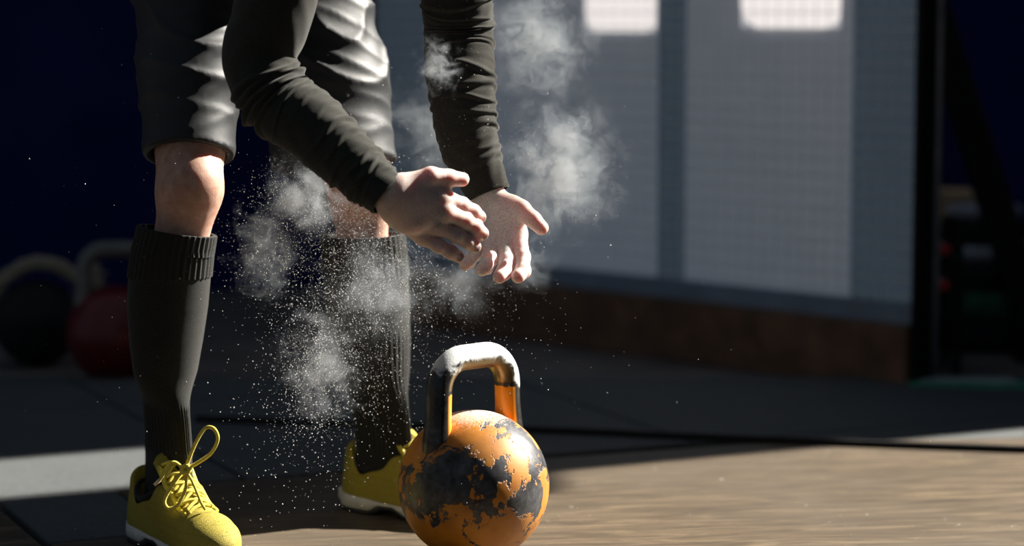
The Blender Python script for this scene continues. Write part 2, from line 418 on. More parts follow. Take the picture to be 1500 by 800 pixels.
# ------------------------------------------------------------------ the room
fl = obj('floor', box((0, 5, -.07), (24, 24, .1)), M['floor'], smooth=False); tag(fl, None, kind='structure')
O = np.array((-.646, 3.884)); U = np.array((math.cos(UA), math.sin(UA))); Vv = np.array((-math.sin(UA), math.cos(UA)))
def uv(u, v): q = O+u*U+v*Vv; return (float(q[0]), float(q[1]))
def rect(u0, u1, v0, v1, gap=.004): return [uv(u0+gap, v0+gap), uv(u1-gap, v0+gap), uv(u1-gap, v1-gap), uv(u0+gap, v1-gap)]
YB = 5.12
us = [.22+.85*k for k in range(-3, 5)]; vs = [0, .85, 1.7, 2.55]
for i in range(len(us)-1):
    for j in range(len(vs)-1):
        P = clip(rect(us[i], us[i+1], vs[j], vs[j+1]), 0, 1, YB)
        if len(P) > 2: obj('rubber_mat', slab(P, -.02, 0), M['rubber'], fl, smooth=False)
obj('rubber_mat', slab([uv(1.21, -.056), uv(2.3, -.43), uv(2.3, -.004), uv(1.21, -.004)], -.02, 0), M['rubber'], fl, smooth=False)
P = rect(-.196, 0, -.35, 0); obj('rubber_mat', slab(P, -.02, -.001), M['rubber'], fl, smooth=False)

pf = thing('plywood_platform', 'worn brown plywood platform under the orange kettlebell and yellow shoes', 'platform', (0, 0, 0))
obj('plywood_sheet', slab([uv(.002, -1.6), uv(2.1, -1.6), uv(2.1, -.36), uv(1.2, -.05), uv(.002, -.004)], -.02, .0), M['plywood'], pf, smooth=False)
obj('plywood_sheet', slab(rect(-.196, 0, -1.6, -.356), -.02, .0), M['plywood'], pf, smooth=False)
obj('plywood_sheet', slab(rect(-1.6, -.202, -1.6, 0), -.02, .0), M['plywood'], pf, smooth=False)

# navy back wall; unseen side wall added to shape the sun through high windows
WY = 6.9
wb = obj('wall_back', box((-2.9, WY+.05, 1.79), (12.2, .1, 3.62)), M['navy'], smooth=False); tag(wb, None, kind='structure')
WX = 3.2; TA, TE = math.tan(SUN_AZ), math.tan(SUN_EL)/math.cos(SUN_AZ)
def win(gx, gy): return gy+(WX-gx)*TA, (WX-gx)*TE            # where the ray that lands on the floor at gx,gy crosses the wall
y_m0, y_m1 = win(-.3, 2.88)[0], win(-.3, 3.70)[0]
z_m0, z_m1 = win(1.2, 3)[1], win(-1.65, 3)[1]
y_r1 = win(.4, 4.22)[0]; z_r1 = win(.02, 4)[1]
y_p0, y_p1 = win(-.75, 3.85)[0], win(-.75, 4.24)[0]; z_p0 = win(-.60, 4)[1]
holes = [(y_m0, y_m1, z_m0, z_m1), (y_p0, y_p1, z_p0, z_m1), (y_m1, y_r1, z_m0, z_r1)]
ys_ = sorted({-3, y_m0, y_m1, y_p0, y_p1, y_r1, WY}); zs = sorted({-.02, z_m0, z_r1, z_p0, z_m1, 5.6})
wall_parts = []
for a, b in zip(ys_, ys_[1:]):
    for c, d in zip(zs, zs[1:]):
        my_, mz_ = (a+b)/2, (c+d)/2
        if any(h[0] < my_ < h[1] and h[2] < mz_ < h[3] for h in holes): continue
        wall_parts.append(box((WX+.03, my_, mz_), (.06, b-a, d-c)))
wr_o = obj('wall_right_added', merge(*wall_parts), M['navy'], smooth=False); tag(wr_o, None, kind='structure')
for k, h in enumerate(holes):
    wn = obj('window_%d' % (k+1), box((WX+.03, (h[0]+h[1])/2, (h[2]+h[3])/2), (.004, h[1]-h[0], h[3]-h[2])), M['glass'], smooth=False); tag(wn, None, kind='structure')

# ------------------------------------------------------------------ grid board with plinth
A = np.array((.862, 5.06)); B = np.array((-.34, 6.29))          # right and left ends on the floor
BD = (B-A); BL = np.linalg.norm(BD); BD = BD/BL; BN = np.array((-BD[1], BD[0]));
if BN[1] > 0: BN = -BN
brz = math.atan2(BD[1], BD[0])
gp = thing('glazed_partition', 'tall partition of frosted panes behind a wire grid on a dark brown plinth', 'partition', (A[0], A[1], -.02), brz)
def side(px):                                                       # distance along the board under a picture column
    lo_, hi_ = 0, BL
    for _ in range(40):
        md = (lo_+hi_)/2; q = A+BD*md
        if 750+FPX*q[0]/(q[1]*math.cos(PITCH)+.0) > px: lo_ = md
        else: hi_ = md
    return md
BH = 2.1; sgn = 1 if np.dot(BN, (-math.sin(brz), math.cos(brz))) > 0 else -1      # local y sign of the front face
def lbox(x0, x1, z0, z1, y0, y1, bev=.002): return box(((x0+x1)/2, sgn*(y0+y1)/2, (z0+z1)/2), (x1-x0, abs(y1-y0), z1-z0), 0, bev)
cuts = [0, side(1258), side(1014), side(972), side(690), BL]
names = ['shaded_pane', 'frosted_pane', 'shaded_pane', 'frosted_pane', 'shaded_pane']
ZP = .14
for k in range(5):
    x0, x1 = cuts[k]+.001, cuts[k+1]-.001
    z0 = ZP+.045
    nm = names[k]
    if nm == 'frosted_pane':                                          # a rounded window shape with added emission is let into each frosted pane
        w0, w1 = (side(1240), side(1095)) if k == 1 else (side(976), side(868))
        zw = .760 if k == 1 else .752; zt = 1.35
        w0 = max(w0, x0+.004); w1 = min(w1, x1-.004)
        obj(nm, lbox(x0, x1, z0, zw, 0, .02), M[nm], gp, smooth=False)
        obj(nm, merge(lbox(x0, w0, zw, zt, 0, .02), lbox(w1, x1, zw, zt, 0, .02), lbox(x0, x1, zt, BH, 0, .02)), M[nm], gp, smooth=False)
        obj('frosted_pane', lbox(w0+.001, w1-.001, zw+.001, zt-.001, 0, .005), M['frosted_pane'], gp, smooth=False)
        r = .06 if k == 1 else .04; ol = []
        for (cx, cz, a0) in ((w1-r, zt-r, 0), (w0+r, zt-r, 90), (w0+r, zw+r, 180), (w1-r, zw+r, 270)):
            for a in range(0, 91, 15): ol.append((cx+r*math.cos(math.radians(a0+a)), cz+r*math.sin(math.radians(a0+a))))
        n_ = len(ol)
        Vp = [(x, sgn*.006, z) for x, z in ol]+[(x, sgn*.024, z) for x, z in ol]
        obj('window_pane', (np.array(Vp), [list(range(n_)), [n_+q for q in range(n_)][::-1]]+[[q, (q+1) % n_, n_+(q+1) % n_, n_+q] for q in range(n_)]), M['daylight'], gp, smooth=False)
    else:
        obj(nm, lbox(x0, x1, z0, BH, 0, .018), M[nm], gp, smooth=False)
obj('bottom_rail', lbox(0, BL, ZP, ZP+.044, 0, .03), M['slate_rail'], gp, smooth=False)
obj('plinth', lbox(0, BL, 0, ZP-.001, -.02, .05, .004), M['plinth'], gp, smooth=False)
obj('end_post', lbox(-.016, -.001, 0, BH, -.02, .036, .003), M['black_metal'], gp, smooth=False)
obj('end_post', lbox(BL+.001, BL+.035, 0, BH, -.05, .06, .004), M['black_metal'], gp, smooth=False)
obj('top_rail', lbox(-.035, BL+.035, BH+.001, BH+.05, -.05, .06, .004), M['black_metal'], gp, smooth=False)
hw = np_mesh('wire', *lbox(0, BL, -.0010, .0010, .030, .0316, 0)); vw = np_mesh('wire', *lbox(-.0004, .0004, ZP+.045, BH, .0322, .034, 0))
hw.materials.append(M['wire']); vw.materials.append(M['wire'])
z = ZP+.06
while z < 1.25:
    o = link(bpy.data.objects.new('wire', hw), gp); o.location = (0, 0, z); z += .035
x = .02
while x < BL-.01:
    o = link(bpy.data.objects.new('wire', vw), gp); o.location = (x, 0, 0); x += .035

# steel upright and leaning brace behind the end of the board
p0 = at(1363, 420, 5.20); up = obj('steel_upright', tube([(p0[0], 5.20, -.02), (p0[0], 5.20, 2.2)], .018, 20), M['grey_steel'])
tag(up, 'grey steel tube upright beside the end of the frosted partition', 'upright')
t0, t1 = at(1362, 0, 5.50), at(1490, 400, 5.50); dr = (t1-t0)/(t0[2]-t1[2])
top = t0-dr*.9; bot = t0+dr*(t0[2]+.019)
br_ = thing('steel_brace', 'black square steel brace leaning down from the partition post', 'brace', tuple(bot))
def beam(a, b, w_, d_):
    a, b = np.array(a), np.array(b); T = (b-a)/np.linalg.norm(b-a); y = np.array((0, 1., 0)); xx = np.cross(y, T); xx /= np.linalg.norm(xx)
    R = [[c+xx*sx_*w_/2+y*sy_*d_/2 for sx_, sy_ in ((-1, -1), (1, -1), (1, 1), (-1, 1))] for c in (a, b)]
    return loft(R)
keep(obj('beam', beam(bot, top, .072, .06), M['black_metal'], smooth=False), br_)
keep(obj('foot_plate', box((bot[0], bot[1], -.012), (.14, .12, .014), 0, .003), M['black_metal'], smooth=False), br_)

# weights beyond the board
def stack_plate(px, Y, z0, r, th, body, label):
    c = at(px, 400, Y)
    t = thing('weight_plate', label, 'weight plate', (c[0], Y, z0))
    obj('disc', lathe([(.025, 0), (r*.93, 0), (r, .008), (r, th-.008), (r*.93, th), (r*.6, th), (r*.57, th-.006), (r*.34, th-.006), (r*.3, th), (.027, th)], 40), body, t)
    obj('hub_ring', lathe([(.027, th-.001), (.05, th-.001), (.05, th+.002), (.027, th+.002)], 24), M['grey_steel'], t)
    return t
zb = -.02
for k, (dx, r, th, body, lb) in enumerate([(0, .185, .075, 'black_rubber', 'black rubber weight plate at the bottom of the stack behind the brace'), (3, .18, .07, 'dark_green', 'dark green weight plate, second in the stack behind the brace'),
        (-4, .18, .055, 'black_rubber', 'black weight plate between the green plate and the grey plate'), (2, .15, .035, 'grey_plate', 'grey weight plate under the small black plate behind the brace'),
        (-14, .10, .055, 'black_rubber', 'small black weight plate on top of the stack behind the brace'), (-12, .09, .03, 'grey_plate', 'smallest grey weight plate, topmost of the stack')]):
    stack_plate(1452+dx, 5.78, zb, r, th, M[body], lb); zb += th+.0035
c = at(1392, 400, 6.1)
cr = thing('plyo_box', 'tan plywood jump box standing against the navy wall', 'box', (c[0], 6.1, -.02))
hw_, hd_, hh_ = .12, .16, .33
for sx_ in (-1, 1): obj('side_board', box((sx_*(hw_/2-.009), 0, hh_/2), (.018, hd_, hh_), 0, .002), M['tan_wood'], cr, smooth=False)
for sy_ in (-1, 1): obj('face_board', box((0, sy_*(hd_/2-.009), hh_/2), (hw_-.037, .018, hh_), 0, .002), M['tan_wood'], cr, smooth=False)
obj('lid_board', box((0, 0, hh_+.0095), (hw_+.004, hd_+.004, .018), 0, .002), M['tan_wood'], cr, smooth=False)
# dumbbells with red and white end caps on a narrow black rack
c = at(1362, 500, 5.32)
rk = thing('dumbbell_rack', 'narrow black dumbbell rack beside the end of the frosted partition', 'rack', (c[0], 5.36, -.02))
for sx_ in (-1, 1):
    for sy_ in (-1, 1): obj('leg', box((sx_*.055, sy_*.07, .17), (.018, .018, .34), 0, .002), M['black_metal'], rk, smooth=False)
for zz in (.085, .165, .245): obj('shelf', box((0, 0, zz), (.088, .118, .008), 0, .002), M['black_metal'], rk, smooth=False)
obj('label_plate', box((-.018, -.0835, .135), (.035, .006, .022), 0, .001), M['red_cap'], rk, smooth=False)
for k, (zz, lb) in enumerate([(.249, 'black dumbbell with red and white end cap on the top shelf of the rack'), (.169, 'black dumbbell with red and white end cap on the middle shelf of the rack')]):
    d = thing('dumbbell', lb, 'dumbbell', (c[0]+.012, 5.36, -.02+zz))
    def cyl(y0, y1, r, cz=.03): return tube([(0, y0, cz), (0, y1, cz)], r, 20)
    obj('handle', cyl(-.03, .03, .013), M['grey_steel'], d)
    for s_ in (-1, 1): obj('head', cyl(s_*.03, s_*.085, .03), M['black_rubber'], d)
    obj('white_cap', tube([(-.006, -.0851, .03), (-.006, -.088, .03)], .017, 20), M['white_cap'], d)
    obj('red_ring', tube([(.009, -.0882, .03), (.009, -.0905, .03)], .013, 20), M['red_cap'], d)
tf = obj('turf_strip', slab([(at(1332, 560, 5)[0], 4.98), (2.2, 4.72), (2.2, 4.93), (at(1332, 560, 5)[0], 5.06)], -.0195, .004), M['green'], smooth=False)
tag(tf, 'strip of green turf on the floor in front of the steel brace', 'turf')
wl = obj('white_edge', slab([(.84, 5.03), (1.06, 5.0), (1.06, 5.06), (.84, 5.07)], .0042, .007), M['white_line'], tf, smooth=False)

# black cable across the mats
cb = obj('floor_cable', tube([(-.6, 4.54, .0065), (.05, 4.418, .0065), (.335, 4.345, .0065), (.9, 4.218, .0065), (1.6, 4.10, .0065)], .0062, 10, 40), M['black_rubber'])
tag(cb, 'black cable lying across the rubber mats and plywood behind the kettlebell', 'cable')

# ------------------------------------------------------------------ kettlebells
def kettlebell(name, label, loc, rz, body_m, grip_m, inner_marks=True):
    t = thing(name, label, 'kettlebell', loc, rz)
    r, cz = .1075, .1035
    prof = [(.001, 0), (.050, 0), (.056, .003)]
    a0 = math.asin(.058/r)
    for a in np.linspace(a0, math.pi-.001, 40): prof.append((r*math.sin(a), cz-r*math.cos(a)))
    obj('ball', lathe(prof, 72), body_m, t)
    wd, zt, rc = .066, .2885, .044
    P = [(-wd-.004, .155)]
    for z_ in (.18, .20, .22): P.append((-wd-.004+(z_-.155)*.05, z_))
    for a in np.linspace(180, 90, 9): P.append((-wd+rc+rc*math.cos(math.radians(a)), zt-rc+rc*math.sin(math.radians(a))))
    P += [(-x_, z_) for x_, z_ in P[::-1]]
    C = np.array([(x_, 0, z_) for x_, z_ in P]); n = 90
    # resample evenly
    s_ = np.concatenate([[0], np.cumsum(np.linalg.norm(np.diff(C, axis=0), axis=1))]); C = np.stack([np.interp(np.linspace(0, s_[-1], n), s_, C[:, k]) for k in range(3)], 1)
    rr = .0182+.0035*np.clip((.225-C[:, 2])/.05, 0, 1)**2
    V, F = tube(C, list(rr), 28)
    me = np_mesh('handle', V, F)
    if inner_marks:
        ctr = np.array((0, 0, .235)); inner = np.zeros(len(V)); ch = np.zeros(len(V))
        Cc = np.repeat(C, 28, axis=0); Nn = (V-Cc)/np.linalg.norm(V-Cc, axis=1)[:, None]
        dirc = ctr-Cc; dirc[:, 2] *= (Cc[:, 2] > .262); dirc /= np.linalg.norm(dirc, axis=1)[:, None]+1e-9
        inner = (np.sum(Nn*dirc, 1) > .18).astype(float)
        # chalk caked on the gripped stretch of the handle
        ch = np.clip((V[:, 2]-.235)/.055, 0, 1)*np.clip(.62+.7*Nn[:, 2]+.35*Nn[:, 0], 0, 1)
        ch += .9*np.clip((V[:, 0]-.058)/.02, 0, 1)*np.clip((V[:, 2]-.222)/.03, 0, 1)
        for nm, val in (('inner', inner), ('chalk', ch)):
            at_ = me.attributes.new(nm, 'FLOAT', 'POINT'); at_.data.foreach_set('value', np.clip(val, 0, 1).astype(np.float32))
    obj('handle', me, grip_m, t)
    return t
kettlebell('kettlebell', 'orange kettlebell with chipped paint and chalky steel handle on plywood', (-.0545, 3.39, .0005), math.radians(44), M['kb_orange'], M['grip'])
kc = at(157, 478, 5.05)
kettlebell('kettlebell', 'dull red kettlebell with pale handle on the floor by the navy wall', (kc[0], 5.17, -.0195), math.radians(8), M['kb_red'], M['pale_steel'], False)

# slam ball with rope draped over it
bc = at(50, 480, 5.38)
sb = thing('slam_ball', 'black slam ball under a draped hemp rope beside the red kettlebell', 'ball', (bc[0], 5.42, -.02))
obj('shell', lathe([(.098*math.sin(a)+1e-4, .098-.098*math.cos(a)) for a in np.linspace(.12, math.pi-.01, 24)], 40), M['black_rubber'], sb)
obj('seam', lathe([(.0985, .094), (.0992, .098), (.0985, .102), (.096, .098)], 40), M['black_metal'], sb)
def rope_pts():
    P = [at(-60, 560, 5.40), at(-26, 490, 5.40), at(-8, 426, 5.40), at(38, 389, 5.40), at(80, 388, 5.40), at(110, 405, 5.41), at(132, 408, 5.40)]
    P[0][2] = .0; return P
rp = thing('battle_rope', 'frayed hemp rope draped over the black slam ball', 'rope', tuple(at(80, 395, 5.40)))
C = spline(rope_pts(), 60); T_, N_, B_ = frames(C)
for q in range(3):
    ph = np.linspace(0, 1, 60)*26+q*2*math.pi/3
    R_ = C+.008*(np.cos(ph)[:, None]*N_+np.sin(ph)[:, None]*B_)
    keep(obj('strand', tube(R_, .0095, 8), M['rope']), rp)
e0 = C[-1]
for q in range(10):
    d_ = np.array((random.uniform(.2, 1), random.uniform(-.6, .6), random.uniform(-.4, 1.0))); d_ /= np.linalg.norm(d_)
    keep(obj('frayed_tuft', tube([e0, e0+d_*.02, e0+d_*.045+np.array((0, 0, -.006))], [.006, .005, .002], 6, 6), M['rope']), rp)

# ------------------------------------------------------------------ the person
ps = thing('person', 'person in black shorts, long dark sleeves and yellow shoes clapping chalk off their hands', 'person', (-.38, 3.6, 0))
def pp(o): return keep(o, ps)
Wr, El, Sh = at(566, 285, 3.20), at(378, 117, 3.27), at(440, -225, 3.25)
Wl, Ell, Shl = at(716, 284, 3.41), at(672, 40, 3.46), at(655, -300, 3.40)
HipR, KneeR, AnkR = at(285, -75, 3.58), at(277, 276, 3.43), at(247, 700, 3.475)
HipL, KneeL, AnkL = at(430, -75, 3.73), at(527, 288, 3.64), at(561, 680, 3.70)
Pel, Chest = at(357, -105, 3.67), at(537, -330, 3.36)
Neck, Head = at(600, -410, 3.21), at(640, -470, 3.08)
HR = np.array((-.556, 3.535, 0)); dR = np.array((.57, -.82, 0)); dR /= np.linalg.norm(dR)      # heel and heading of each shoe
HL = np.array((-.262, 3.752, 0)); dL = np.array((.80, -.60, 0)); dL /= np.linalg.norm(dL)

def body_field():
    f = Field((-.75, 2.90, .02), (.12, 3.95, 1.42), .0068)
    d = f.chain([Pel, (Pel+Chest)/2, Chest], [.105, .095, .11], .05)
    d = smin(d, f.cone(HipR, HipL, .075, .075), .04)
    for hip, knee, ank, dr_, heel in ((HipR, KneeR, AnkR, dR, HR), (HipL, KneeL, AnkL, dL, HL)):
        d = smin(d, f.cone(hip, knee+(hip-knee)*.18, .062, .046), .02)
        d = smin(d, f.cone(knee+(hip-knee)*.18, knee, .047, .0475), .02)
        pat = knee+dr_*.018+np.array((0, 0, .012)); d = smin(d, f.ell(pat, (.034, .034, .034)), .02)      # kneecap
        d = smin(d, f.cone(pat+np.array((0, 0, -.05))-dr_*.008, pat+np.array((0, 0, -.08))-dr_*.020, .018, .018), .02)   # shin below it
        cal, low = (at(248, 430, 3.455), at(243, 560, 3.465)) if hip is HipR else (at(538, 440, 3.66), at(550, 560, 3.685))
        d = smin(d, f.cone(knee-np.array((0, 0, .01)), cal, .040, .038), .02)
        d = smin(d, f.chain([cal, low, ank], [.036, .022, .015], .02), .01)
        d = smin(d, f.cone(ank, heel+dr_*.20+np.array((0, 0, .040)), .015, .014), .01)
    for sh, el, wr in ((Sh, El, Wr), (Shl, Ell, Wl)):
        d = smin(d, f.cone(Chest+(sh-Chest)*.5, sh, .09, .062), .05)
        d = smin(d, f.cone(sh, el, .048, .033), .02)
        d = smin(d, f.cone(el, el+(wr-el)*.35, .033, .034), .01)
        d = smin(d, f.cone(el+(wr-el)*.35, wr, .030, .016), .01)
    d = smin(d, f.cone(Chest, Neck, .085, .056), .05)
    d = smin(d, f.cone(Neck, Head, .055, .056), .03)
    fw = np.array((.20, -.62, -.76)); fw /= np.linalg.norm(fw)            # the face looks down at the hands
    upv = np.array((.30, -.72, .62)); upv -= fw*np.dot(fw, upv); upv /= np.linalg.norm(upv); sd = np.cross(fw, upv)
    Mr = np.array([sd, fw, upv])
    d = smin(d, f.ell(Head+upv*.05, (.076, .095, .10), Mr), .02)
    d = smin(d, f.ell(Head+fw*.045-upv*.035, (.052, .05, .055), Mr), .03)
    d = smin(d, f.cone(Head+fw*.093+upv*.035, Head+fw*.112-upv*.002, .010, .014), .012)
    d = smin(d, f.cone(Head+fw*.088-upv*.032-sd*.018, Head+fw*.088-upv*.032+sd*.018, .008, .008), .008)
    for s_ in (-1, 1):
        d = smin(d, f.ell(Head+sd*s_*.077+upv*.02-fw*.005, (.010, .020, .032), Mr), .006)
        d = smax(d, -f.ell(Head+fw*.098+sd*s_*.033+upv*.045, (.016, .014, .011), Mr), .01)
    return f, d, (fw, upv, sd)
f, d, (FW, UPV, SD) = body_field()
body_parts = [f.mesh(d, 2)]

def hand(spec, lo, hi):
    f = Field(lo, hi, .00135)
    wr = spec['wrist']; ff = spec['forearm']
    palm = f.cone(ff, wr, .0225, .0215)
    for (a, b, ra, rb) in spec['palm']: palm = smin(palm, f.cone(a, b, ra, rb), .014)
    for (c, r) in spec['pads']: palm = smin(palm, f.ell(c, r), .012)
    fin = None
    for P, R in spec['fingers']:
        c = f.chain(P, R, .004)
        for q, rq in zip(P[1:-1], R[1:-1]): c = smin(c, f.ell(q, (rq*1.03,)*3), .003)      # knuckles
        fin = c if fin is None else np.minimum(fin, c)
    d = smin(palm, fin, .007)
    d = smin(d, f.chain(spec['thumb'][0], spec['thumb'][1], .005), .013)
    return f.mesh(d, 2)
def A3(*q): return [at(*t) for t in q]
# right hand: its back to the viewer, fingers pointing to the right and away
yw, ym, yt = 3.20, 3.228, 3.268
R_mcp = A3((645, 287, ym-.008), (651, 309, ym-.005), (640, 330, ym+.004), (619, 346, ym+.013))
R_base = A3((584, 275, yw-.005), (580, 287, yw-.003), (577, 298, yw+.002), (575, 309, yw+.008))
rf = [([R_mcp[0], at(676, 301, ym+.018), at(693, 311, ym+.029), at(702, 318, ym+.036)], [.0118, .0110, .0103, .0095]),
      ([R_mcp[1], at(681, 323, ym+.016), at(696, 333, ym+.026), at(706, 342, ym+.034)], [.0118, .0110, .0103, .0095]),
      ([R_mcp[2], at(668, 344, ym+.014), at(684, 353, ym+.024), at(695, 361, ym+.032)], [.0116, .0106, .0099, .0092]),
      ([R_mcp[3], at(643, 360, ym+.010), at(660, 369, ym+.018), at(671, 376, ym+.024)], [.0106, .0096, .0090, .0084])]
spec = dict(wrist=Wr, forearm=Wr+(El-Wr)*.12,
    palm=[(R_base[k], R_mcp[k], .0165, .0122) for k in range(4)]+[(at(588, 300, yw+.012), at(625, 322, ym+.012), .020, .014)],
    pads=[(at(604, 286, yw+.020), (.028, .014, .022)), (at(600, 322, yw+.014), (.026, .014, .016)), (at(583, 292, yw+.010), (.016, .017, .028))],
    fingers=rf,
    thumb=(A3((594, 266, yw-.001), (631, 257, yw+.006), (657, 260, yw+.020), (677, 263, yw+.030)), [.0100, .0112, .0106, .0096]))
lo = np.minimum(at(535, 232, 3.16), at(535, 400, 3.16)); hi = np.maximum(at(728, 232, 3.31), at(728, 400, 3.31))
lo[1], hi[1] = 3.145, 3.325; lo[2], hi[2] = at(600, 402, 3.25)[2], at(600, 228, 3.2)[2]
hr = hand(spec, lo, hi)
# left hand: palm up towards the viewer, fingers hanging and curled towards the camera
yw, ym = 3.412, 3.388
L_mcp = A3((759, 343, ym), (742, 356, ym-.004), (722, 361, ym-.002), (703, 358, ym+.004))
L_base = A3((729, 299, yw), (719, 301, yw), (709, 301, yw), (702, 299, yw))
lf = [([L_mcp[0], at(765, 377, ym-.030), at(766, 397, ym-.052), at(759, 405, ym-.066)], [.0118, .0110, .0104, .0098]),
      ([L_mcp[1], at(743, 383, ym-.036), at(738, 399, ym-.058), at(732, 405, ym-.070)], [.0120, .0112, .0106, .0100]),
      ([L_mcp[2], at(718, 380, ym-.032), at(712, 391, ym-.050), at(706, 395, ym-.060)], [.0114, .0106, .0100, .0094]),
      ([L_mcp[3], at(694, 373, ym-.022), at(687, 383, ym-.036), at(682, 388, ym-.044)], [.0104, .0096, .0090, .0085])]
spec = dict(wrist=Wl, forearm=Wl+(Ell-Wl)*.08,
    palm=[(L_base[k], L_mcp[k], .0165, .0135) for k in range(4)],
    pads=[(at(747, 315, yw-.020), (.023, .018, .027)), (at(704, 330, yw-.012), (.014, .016, .030))],
    fingers=lf,
    thumb=(A3((738, 302, yw-.012), (764, 307, yw-.034), (781, 322, yw-.050), (793, 334, yw-.060)), [.0155, .0128, .0112, .0102]))
lo = np.array((at(660, 300, 3.4)[0], 3.29, at(700, 425, 3.35)[2])); hi = np.array((at(818, 300, 3.4)[0], 3.46, at(700, 225, 3.42)[2]))
hl = hand(spec, lo, hi)
V, F = join_q(body_parts[0], hr, hl)
n0, n1, n2 = len(body_parts[0][0]), len(hr[0]), len(hl[0])
me = np_mesh('body', V, F)
chalk = np.zeros(len(V)); dark_patch = np.zeros(len(V))
chalk[n0:n0+n1] = .45
pr = at(608, 250, 3.22); chalk[n0:n0+n1] += .3*np.clip(1-np.linalg.norm(hr[0]-pr, axis=1)/.05, 0, 1)
pc_ = at(722, 340, 3.36); dl_ = np.linalg.norm((hl[0]-pc_)*np.array((1, .6, .8)), axis=1)
chalk[n0+n1:] = .55+.6*np.clip(1.5-dl_/.042, 0, 1)
pi_ = at(642, 318, ym); pi_ = at(643, 320, 3.21)
dark_patch[n0:n0+n1] = np.clip(1.6-np.linalg.norm((hr[0]-pi_)*np.array((1.2, .5, .8)), axis=1)/.0095, 0, 1)*.8
kn = at(500, 320, 3.6); chalk[:n0] = np.clip(1-np.linalg.norm(V[:n0]-kn, axis=1)/.09, 0, 1)*.25
for nm, val in (('chalk', chalk), ('dark_patch', dark_patch)):
    a_ = me.attributes.new(nm, 'FLOAT', 'POINT'); a_.data.foreach_set('value', np.clip(val, 0, 1).astype(np.float32))
bd = pp(obj('body', me, M['skin'])); bd['label'] = 'bare skin of knees and chalk-dusted hands'
def fingernail(P, R, dorsal):
    a, b = np.array(P[-2]), np.array(P[-1]); T = b-a; T /= np.linalg.norm(T); dn = np.array(dorsal, float); dn -= T*np.dot(dn, T); dn /= np.linalg.norm(dn); sdv = np.cross(T, dn)
    rg = []
    for u_ in np.linspace(-1, 1, 7):
        row = []
        for q in range(12):
            a2 = q*2*math.pi/12
            row.append(b+T*(u_*.0052+.001)+sdv*math.cos(a2)*.0056*math.sqrt(max(0.02, 1-u_**4))+dn*(R[-1]*.80+math.sin(a2)*.0016*math.sqrt(max(0.02, 1-u_*u_))))
        rg.append(row)
    return pp(obj('fingernail', loft(rg), M['nail']))
for P, R in rf: fingernail(P, R, (-.1, -1, .25))
fingernail(spec_t := A3((657, 260, 3.220), (677, 263, 3.230)), [.0108, .0096], (0, -.3, 1))

# hair and eyes (out of the frame, under the bent posture)
f = Field(Head-.16, Head+.2, .005); Mr = np.array([SD, FW, UPV])
dh = f.ell(Head+UPV*.052, (.081, .100, .106), Mr); dh = smax(dh, f.plane(Head+FW*.06+UPV*.085, FW-UPV*.6), .01); dh = smax(dh, -(f.plane(Head+UPV*.01-FW*.03, UPV+FW*.2)), .02)
pp(obj('hair', f.mesh(dh, 1), M['hair']))
for s_ in (-1, 1):
    e_ = Head+FW*.083+SD*s_*.033+UPV*.045
    pp(obj('eye', lathe([(.0115*math.sin(a)+1e-4, .0115*math.cos(a)) for a in np.linspace(.05, 3.1, 10)], 16, e_), M['white_cap']))

# shirt: torso and two long sleeves with gathers
f = Field((-.62, 3.0, .72), (.12, 3.86, 1.34), .0075)
d = f.chain([Pel+(Chest-Pel)*.12, (Pel+Chest)/2, Chest], [.114, .106, .122], .05)
for sh in (Sh, Shl): d = smin(d, f.cone(Chest+(sh-Chest)*.5, sh, .098, .068), .05)
d = smin(d, f.cone(Chest, Neck-(Neck-Chest)*.15, .092, .066), .04)
for sh, el in ((Sh, El), (Shl, Ell)): d = smin(d, f.cone(sh, sh+(el-sh)*.25, .064, .058), .03)
d = d-.003*np.sin(f.X*60+np.sin(f.Z*35)*2)*np.sin(f.Z*48+f.Y*40)
d = smax(d, f.plane(Pel+(Chest-Pel)*.05, Pel-Chest), .01)
torso = f.mesh(d, 2)
def sleeve(P, R, wr, cuff=.985, m=96, n=420, up=(0, -1, 0), amp=1.0, seed=1):
    C = spline(P, n); T, N1, B1 = frames(C, up)
    s_ = np.linspace(0, 1, n)[:, None]; th = (np.arange(m)*2*math.pi/m)[None, :]
    r = np.interp(s_[:, 0], np.linspace(0, 1, len(R)), R)[:, None]*np.ones((1, m))
    rg = np.random.default_rng(seed)
    for (s0, a, wd, tilt, ph, arc) in wr:
        pos = s0+tilt*np.cos(th-ph)+.006*np.sin(3*th+ph*3)
        msk = np.clip(.5+.5*np.cos(th-arc)+.25, 0, 1)**1.3
        x_ = (s_-pos)/wd
        r += amp*a*msk*(np.exp(-x_*x_)-.55*np.exp(-(x_-1.5)**2*1.6))
    r += .0007*np.sin(s_*70+4*np.sin(2*th+seed))*np.sin(th*3+s_*21)
    # turned cuff edge
    r[-4:] += .0006; r[-1] -= .003
    V_ = C[:, None, :]+r[..., None]*(N1[:, None, :]*np.cos(th)[..., None]+B1[:, None, :]*np.sin(th)[..., None])
    return V_.reshape(-1, 3), grid_faces(n, m)
g = random.Random(3)
wrR = []
for s0, a in ((.50, .0045), (.525, .005), (.548, .0055), (.572, .005), (.60, .0035)): wrR.append((s0, a, .0085, .010*g.uniform(-1, 1), g.uniform(0, 6), 0.6+g.uniform(-.5, .5)))
for s0, a in ((.645, .0026), (.695, .0018), (.745, .0022), (.79, .0032), (.825, .0022), (.865, .0034), (.90, .003), (.92, .0034), (.94, .0034), (.958, .003)): wrR.append((s0, a, .0065, .010*g.uniform(-1, 1), g.uniform(0, 6), g.uniform(0, 6)))
Cf = Wr+(Wr-El)/np.linalg.norm(Wr-El)*.004
